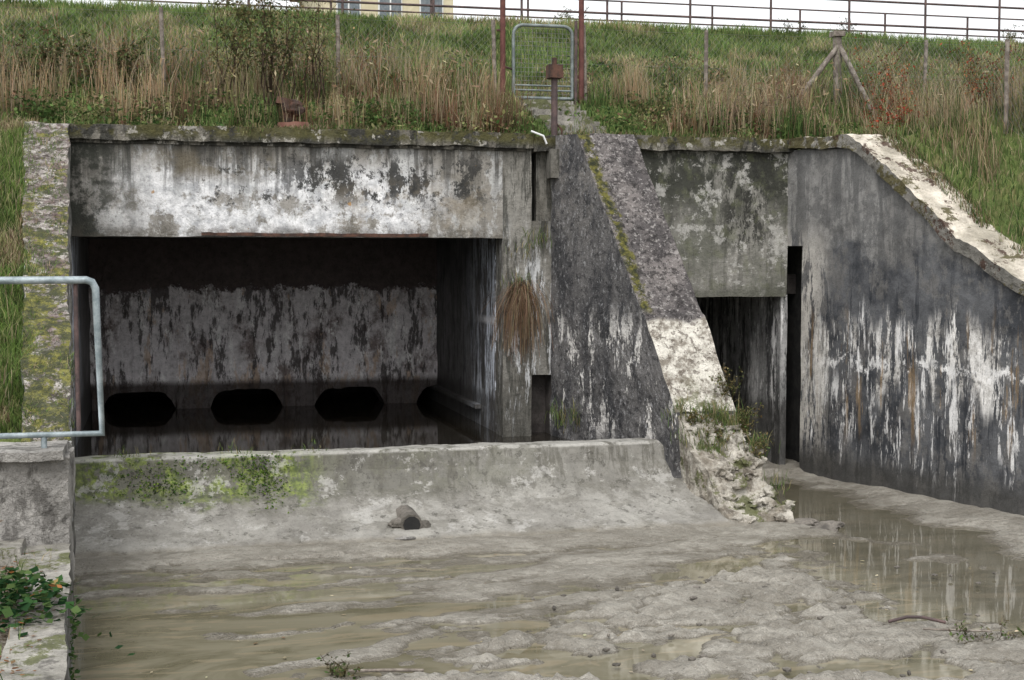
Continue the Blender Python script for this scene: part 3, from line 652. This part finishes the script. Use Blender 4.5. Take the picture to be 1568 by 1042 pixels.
C=cm(n,[GB,GY_,TAN,GD],[.48,.2,.12,.2]); g.blades(on(X,Y,-.03),rng.uniform(.06,.22,n),rng.uniform(.007,.013,n),C,.7)
n=6500; X=rng.uniform(0,8.1,n); Y=rng.uniform(-.09,.42,n); kp=fbm(X*2.1,Y*0+3,55)>.46; X=X[kp];Y=Y[kp]; n=len(X)
g.blades(np.stack([X,Y,np.full(n,1.385)],1),rng.uniform(.02,.12,n)*(fbm(X*5,Y,56)+.3),.008,cm(n,[GD,GB,TAN,BRN]),.8,(0,-.45,-.1))
n=3500; k=rng.uniform(.4,5,n); X=8.17+.26*k+.44+rng.uniform(-.12,.12,n); kp=fbm(k*2.2,X,57)>.49; X=X[kp];k=k[kp];n=len(X)
g.blades(np.stack([X,-k,zr(k)+.03],1),rng.uniform(.05,.15,n),.008,cm(n,[GB,TAN,GD,BRN]),.8,(-.35,0,0))
g.build('grass')

t=Veg()
n=30000; X=rng.uniform(-3,17,n); Y=.35+rng.uniform(0,1,n)**1.3*3.0
w=fbm(X*1.1,Y*1.0,61); kp=(w>.48)&~((X>5.1)&(X<6.25)); X=X[kp];Y=Y[kp];w=w[kp]; n=len(X)
hue=fbm(X*1.9+5,Y*1.9,62); C=cm(n,[TAN,(.29,.22,.145),GY_],[.48,.3,.22],.35); q=hue<.49; C[q]=cm(q.sum(),[GD,GB,BRN],[.42,.38,.2]); q=hue>.6; C[q]=cm(q.sum(),[RB,BRN,TAN])
t.blades(on(X,Y),rng.uniform(.2,.62,n)*(w*1.9-.2)*np.where(rng.random(n)<.12,1.5,1),rng.uniform(.006,.012,n),C,.4)
n=9500; k=rng.uniform(-1.2,4.2,n); X=8.17+.26*np.clip(k,0,9)+.68+rng.uniform(0,2.6,n); Y=-k; w=fbm(X*1.6,Y*1.6,63); kp=w>.45; X=X[kp];Y=Y[kp];n=len(X)
t.blades(on(X,Y),rng.uniform(.15,.8,n)*np.clip((X-(8.17+.26*np.clip(-Y,0,9))-.4)*1.3,.3,1),rng.uniform(.005,.010,n),cm(n,[TAN,(.30,.22,.14),BRN,GY_,GD],[.36,.25,.12,.14,.13]),.5)
n=900; k=rng.uniform(.5,5,n); X=.05*k-.4-rng.uniform(0,.5,n); t.blades(on(X,-k),rng.uniform(.06,.24,n),.006,cm(n,[TAN,GD,GY_]),.8)
for i in range(64):
    cx=random.uniform(-1.5,14); cy_=random.uniform(.5,3.4)
    if 5.0<cx<6.3: continue
    m=random.randint(50,130); col=random.choice([[TAN,(.30,.22,.13)],[RB,BRN,TAN],[TAN,GY_],[(.36,.25,.15),TAN],[BRN,(.13,.10,.06)]])
    X=cx+rng.normal(size=m)*.11; Y=cy_+rng.normal(size=m)*.09; t.blades(on(X,Y),rng.uniform(.25,.75,m)*random.uniform(.7,1.25),.008,cm(m,col),.32)
n=2600; X=rng.uniform(-2,14,n); Y=rng.uniform(.5,3.2,n); kp=(fbm(X*1.1,Y,61)>.52)&~((X>5.1)&(X<6.25)); X=X[kp];Y=Y[kp];n=len(X)
t.leaves(on(X,Y)+np.stack([np.zeros(n),np.zeros(n),rng.uniform(.3,.65,n)],1),rng.uniform(.05,.12,n),cm(n,[TAN,BRN,(.3,.22,.14)]),0,.25)
t.build('dry_grass')

b=Veg()
cx=rng.uniform(-2.5,9.6,320); cyy=np.where(rng.random(320)<.4,rng.uniform(.35,.9,320),rng.uniform(.4,4.2,320))
for x,y in zip(cx,cyy):
    if 5.2<x<6.2: continue
    m=int(rng.integers(30,130)); rr_=rng.uniform(.08,.28); hh=rng.uniform(.06,.36)
    d=rng.normal(size=(m,3))*np.array([rr_,rr_*.8,0]); XX=x+d[:,0];YY=np.clip(y+d[:,1],.12,9)
    P=on(XX,YY); P[:,2]+=rng.uniform(0,1,m)*hh
    kp=~((XX>2.1)&(XX<2.6)&(YY<.6)); P=P[kp]; m=len(P)
    col=[GD,(.065,.11,.035),(.10,.15,.05)] if rng.random()<.65 else [GY_,BRN,(.14,.13,.06)]
    b.leaves(P,rng.uniform(.03,.07,m),cm(m,col,None,.4),.3,.7)
b.build('broadleaf_weeds')

def shrub(name,x,y,h,r,nst,nl,cols,ls=.05,stemc=(.08,.06,.045),z0=None,spread=1.):
    s=Veg(); z=float(hz(x,y)) if z0 is None else z0; tips=[]
    for i in range(nst):
        a=rng.uniform(0,6.28); l=rng.uniform(.15,1)*r; p=np.array([x+rng.normal()*r*.2,y+rng.normal()*r*.15,z-.05]); hh=h*rng.uniform(.6,1.05)
        dirx=np.array([math.cos(a)*l,math.sin(a)*l*.7,hh])
        prev=p
        for j in range(1,6):
            tt=j/5; nx=p+dirx*np.array([tt**1.3*spread,tt**1.3*spread,tt])+rng.normal(size=3)*.03*h
            s.stem(prev,nx,.014*(1.15-tt)*max(.6,h),np.array(stemc)); 
            if j>=2:
                for _ in range(3):
                    tw=nx+rng.normal(size=3)*np.array([.16,.16,.12])*h*.8+np.array([0,0,.06*h]); s.stem(nx,tw,.005,np.array(stemc)); tips.append((nx,tw))
            prev=nx
    m=nl; idx=rng.integers(0,len(tips),m); tt=rng.random(m)
    P=np.array([tips[i][0]*(1-u)+tips[i][1]*u for i,u in zip(idx,tt)])+rng.normal(size=(m,3))*.02*h
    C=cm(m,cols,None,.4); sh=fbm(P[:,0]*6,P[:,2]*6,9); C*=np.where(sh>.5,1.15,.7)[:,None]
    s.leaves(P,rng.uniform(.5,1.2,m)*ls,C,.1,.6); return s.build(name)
shrub('sapling',1.75,1.3,1.75,.38,9,1500,[(.12,.135,.06),(.18,.165,.07),(.24,.19,.10)],.045)
shrub('sapling',2.2,1.1,1.9,.40,10,2000,[(.09,.12,.05),(.14,.145,.06),(.2,.16,.085)],.05)
shrub('sapling',2.75,1.4,1.6,.3,8,900,[(.12,.135,.055),(.24,.18,.10)],.042)
shrub('bramble_bush',-.5,1.9,.75,.8,16,2600,[(.07,.10,.04),(.11,.14,.055),(.16,.11,.06)],.05)
shrub('bramble_bush',.5,2.1,.7,.7,14,2000,[(.08,.12,.045),(.14,.16,.065),(.2,.14,.08)],.05)
shrub('bramble_bush',4.1,1.9,.45,.6,10,1200,[(.08,.12,.045),(.15,.15,.06)],.045)
shrub('bramble_bush',7.0,1.3,.4,.5,10,900,[(.08,.12,.045),(.17,.15,.07)],.045)
shrub('dead_brush',-1.0,1.2,.7,.8,24,500,[(.2,.15,.11),(.26,.2,.14)],.03,(.19,.15,.115),spread=1.5)
shrub('red_leaved_shrub',9.75,.35,1.15,.6,14,900,[RED,(.33,.12,.06),(.14,.13,.06),(.24,.11,.07)],.04,(.13,.06,.045))
shrub('red_leaved_shrub',10.2,-.9,1.0,.5,12,650,[RED,(.25,.12,.06),(.12,.13,.06)],.04,(.13,.06,.045))
shrub('red_leaved_shrub',9.15,-.75,.40,.4,12,600,[(.33,.05,.03),(.28,.07,.04),(.12,.14,.05)],.035,(.13,.06,.045))
shrub('dead_brush',7.7,.75,.5,.7,26,700,[(.2,.15,.11),(.26,.2,.14)],.03,(.21,.17,.135),spread=1.6)
shrub('dead_brush',8.5,.9,.6,.7,26,600,[(.2,.15,.11),(.26,.2,.14)],.03,(.21,.17,.135),spread=1.6)
for (x,y,h) in ((7.9,8.1,.45),(12.0,8.1,.40),(13.2,8.2,.45),(16.4,8.1,.45),(-1.5,7.9,.6)):
    shrub('crest_bush',x,y,h,.3,9,500,[(.09,.11,.045),(.17,.15,.08)],.035,z0=3.88)
for i,(x,y,h) in enumerate(((6.05,-2.35,.20),(6.5,-2.2,.36),(6.62,-2.4,.34),(6.30,-2.45,.24),(6.68,-2.6,.25))):
    shrub('toe_weeds',x,y,h,.18,9,260,[(.09,.13,.045),(.22,.20,.09),(.15,.12,.06)],.032,(.14,.12,.06),z0=float(np.interp(-y,[2.0,2.5,2.7],[-1.1,-1.93,-2.05])))
s=Veg(); m=620; a=rng.normal(size=(m,2)); X=.06+a[:,0]*.20; Y=-7.5+a[:,1]*.24; rr_=np.exp(-(a**2).sum(1)*.35); P=np.stack([X,Y,-1.93+rng.uniform(0,1,m)*.22*rr_],1)
P[:,2]-=np.clip(X-.36,0,1)*1.2
s.leaves(P,rng.uniform(.035,.075,m),cm(m,[(.02,.05,.02),(.035,.08,.028),(.07,.115,.04)],None,.35),.5,.9)
m=16; s.leaves(P[:m]+np.array([.05,-.05,.03]),rng.uniform(.04,.06,m),cm(m,[(.30,.13,.05),(.34,.25,.1)]),.4,.6)
m=200; t_=rng.random(m); s.leaves(np.stack([.34+.03*t_+rng.normal(size=m)*.03,-6.5-t_*1.8+rng.normal(size=m)*.08,-1.97-rng.random(m)**.6*.40],1),rng.uniform(.03,.05,m),cm(m,[(.03,.06,.02),(.06,.10,.035)]),.2,.8)
s.build('ivy_plant')
s=Veg(); m=1300; X=rng.uniform(-1.6,.3,m);Y=rng.uniform(-9,-5.9,m); s.leaves(np.stack([X,Y,np.full(m,-1.945)+rng.random(m)*.03],1),rng.uniform(.015,.045,m),cm(m,[BRN,RB,TAN,(.25,.12,.06)],None,.3),.8,.6)
m=520; X=rng.uniform(-1.6,.2,m);Y=rng.uniform(-9,-5.9,m); s.blades(np.stack([X,Y,np.full(m,-1.95)],1),rng.uniform(.04,.14,m),.006,cm(m,[GB,TAN,GD]),.8)
s.build('leaf_litter')
def tuft(name,x,y,z,n,h,cols,lean=.7,dirv=None,r=.06,w=.006):
    s=Veg(); P=np.stack([x+rng.normal(size=n)*r,y+rng.normal(size=n)*r*.5,z+rng.normal(size=n)*r*.7],1); s.blades(P,rng.uniform(.4,1.1,n)*h,w,cm(n,cols),lean,dirv); return s.build(name)
# dead grass hanging from the crack in the pier: strands arch out and fall
s=Veg()
for i in range(300):
    x=4.88+rng.normal()*.05; z=-.40+rng.normal()*.06; ln=rng.uniform(.15,.75); a=rng.normal()*.16; out=rng.uniform(.03,.14); c=cm(1,[(.27,.18,.12),(.19,.12,.08),(.33,.26,.17),(.12,.08,.055)])[0]
    p=np.array([x,-.01,z]); pts=[p,p+np.array([a*.4,-out,.04]),p+np.array([a*.8,-out*1.2,-ln*.35]),p+np.array([a*1.0+rng.normal()*.02,-out*1.0,-ln])]
    for q0,q1 in zip(pts[:-1],pts[1:]): s.stem(q0,q1,.005,c)
s.build('hanging_dead_grass')
for (x,y,z,n,h) in ((5.1,-.02,.18,70,.16),(4.92,-.02,.05,40,.13),(4.85,-.03,-.33,60,.14),(4.80,-.03,-.40,60,.10),(5.45,-.55,-1.84,120,.20),(5.3,-.3,-1.84,90,.2),(1.55,-2.0,-1.87,60,.07),(.6,-2.0,-1.87,80,.06),(2.3,-2.0,-1.87,50,.06),(6.0,-2.25,-1.6,160,.16),(6.3,-2.3,-1.65,200,.20),(6.5,-2.35,-1.75,260,.24),(6.65,-2.5,-1.95,160,.18),(6.2,-2.5,-1.95,160,.14),(6.05,-2.4,-1.85,140,.12),(6.75,-2.8,-2.25,60,.12),(5.55,-.2,1.4,80,.12),(7.6,-.05,1.38,50,.12),(6.9,-.06,1.38,50,.1),(3.6,-.07,1.38,60,.1),(1.9,-.07,1.38,80,.09)):
    tuft('weed_tuft',x,y,z,n,h,[(.10,.15,.05),(.15,.20,.07),(.26,.23,.12)],.9,None,.08,.008)
def mosspatch(cx,cz,rx,rz,m):
    s=Veg(); a=rng.normal(size=(m,2)); X=cx+a[:,0]*rx; zz=np.clip(cz+a[:,1]*rz,-2.4,-1.87); Y=np.interp(-zz,[1.86,1.88,2.04,2.20,2.32,2.42],[-2.07,-2.09,-2.14,-2.25,-2.49,-2.83])
    s.leaves(np.stack([X,Y,zz],1),rng.uniform(.012,.032,m),cm(m,[(.05,.10,.022),(.10,.17,.03),(.15,.20,.045)]),.3,.8); s.build('moss_patch')
mosspatch(1.78,-2.04,.13,.10,520); mosspatch(1.9,-2.2,.07,.08,160); mosspatch(.8,-2.08,.22,.09,320); mosspatch(1.4,-1.93,.3,.035,240); mosspatch(.95,-2.14,.1,.05,200)
DB=empty('driftwood')
tube('branch_a',[(2.0,-7.0,WL+.02),(2.25,-7.15,WL+.05),(2.45,-7.1,WL+.02)],.010,WOOD,DB)
tube('branch_b',[(5.75,-6.9,WL+.07),(5.88,-6.92,WL+.10),(5.98,-6.95,WL+.10),(6.1,-7.05,WL+.08)],.011,DKM,DB)
tube('branch_c',[(5.9,-7.1,WL+.06),(6.3,-7.3,WL+.07)],.007,WOOD,DB)
tube('branch_d',[(7.4,-7.2,WL+.02),(7.9,-7.5,WL+.06),(8.1,-7.45,WL+.03)],.012,WOOD,DB)
shrub('floating_twigs',1.95,-7.05,.16,.22,8,110,[(.08,.13,.04),(.12,.10,.05)],.035,(.07,.06,.04),z0=WL+.01)
shrub('floating_twigs',6.3,-7.3,.14,.35,12,130,[(.08,.12,.04),(.14,.13,.08)],.035,(.09,.07,.05),z0=WL+.03)
for i in range(60):
    x=random.uniform(3.2,7.6); y=random.uniform(-8.2,-5.2); rock('pebble',(x,y,WL+.035),(random.uniform(.01,.035),random.uniform(.01,.03),random.uniform(.01,.02)),STONE,DB,i,1)
for i,(x,y) in enumerate(((6.92,-3.12),(7.1,-3.3),(6.95,-3.5))): rock('mud_stone',(x,y,WL+.02),(.14,.09,.04),STONE,DB,9+i)
s=Veg(); m=90; X=rng.uniform(.8,8,m);Y=rng.uniform(-8,-3.6,m); s.leaves(np.stack([X,Y,np.full(m,WL+.012)],1),rng.uniform(.02,.05,m),cm(m,[BRN,(.3,.25,.18),(.5,.45,.3),TAN],None,.3),.9,.6); s.build('floating_leaves')

# ---------------------------------------------------------------- light, sky, camera
w=bpy.data.worlds.new('World'); scn.world=w; w.use_nodes=True; nt=w.node_tree
sky=nt.nodes.new('ShaderNodeTexSky'); sky.sky_type='NISHITA'; sky.sun_disc=False; sky.sun_elevation=rad(52); sky.dust_density=6; sky.air_density=1.; sky.ozone_density=1
az=205
sky.sun_rotation=rad(az)
hs=nt.nodes.new('ShaderNodeHueSaturation'); hs.inputs['Saturation'].default_value=.25; hs.inputs['Value'].default_value=1.7; nt.links.new(sky.outputs[0],hs.inputs['Color'])
# overcast cloud layer mixed over the clear sky
mx=nt.nodes.new('ShaderNodeMix'); mx.data_type='RGBA'; mx.inputs[0].default_value=.62; nt.links.new(hs.outputs[0],mx.inputs[6]); mx.inputs[7].default_value=(10.0,10.1,10.2,1)
bg=nt.nodes['Background']; bg.inputs[1].default_value=.15; nt.links.new(mx.outputs[2],bg.inputs[0])
sl=bpy.data.lights.new('sun','SUN'); sl.energy=1.5; sl.angle=rad(25); sl.color=(1,.98,.95); so=link(bpy.data.objects.new('sun',sl))
e=rad(52); dv=Vector((math.sin(rad(az))*math.cos(e),math.cos(rad(az))*math.cos(e),math.sin(e))); so.rotation_euler=dv.to_track_quat('Z','Y').to_euler(); so.location=(0,-10,20)
cd=bpy.data.cameras.new('camera'); co=link(bpy.data.objects.new('camera',cd)); cd.lens=50; cd.sensor_width=36; cd.clip_end=3000; cd.clip_start=.05
co.location=(.88,-15.68,0); co.rotation_euler=(rad(90-3.31),0,rad(-14)); scn.camera=co
scn.view_settings.view_transform='Standard'; scn.view_settings.look='None'; scn.view_settings.exposure=0
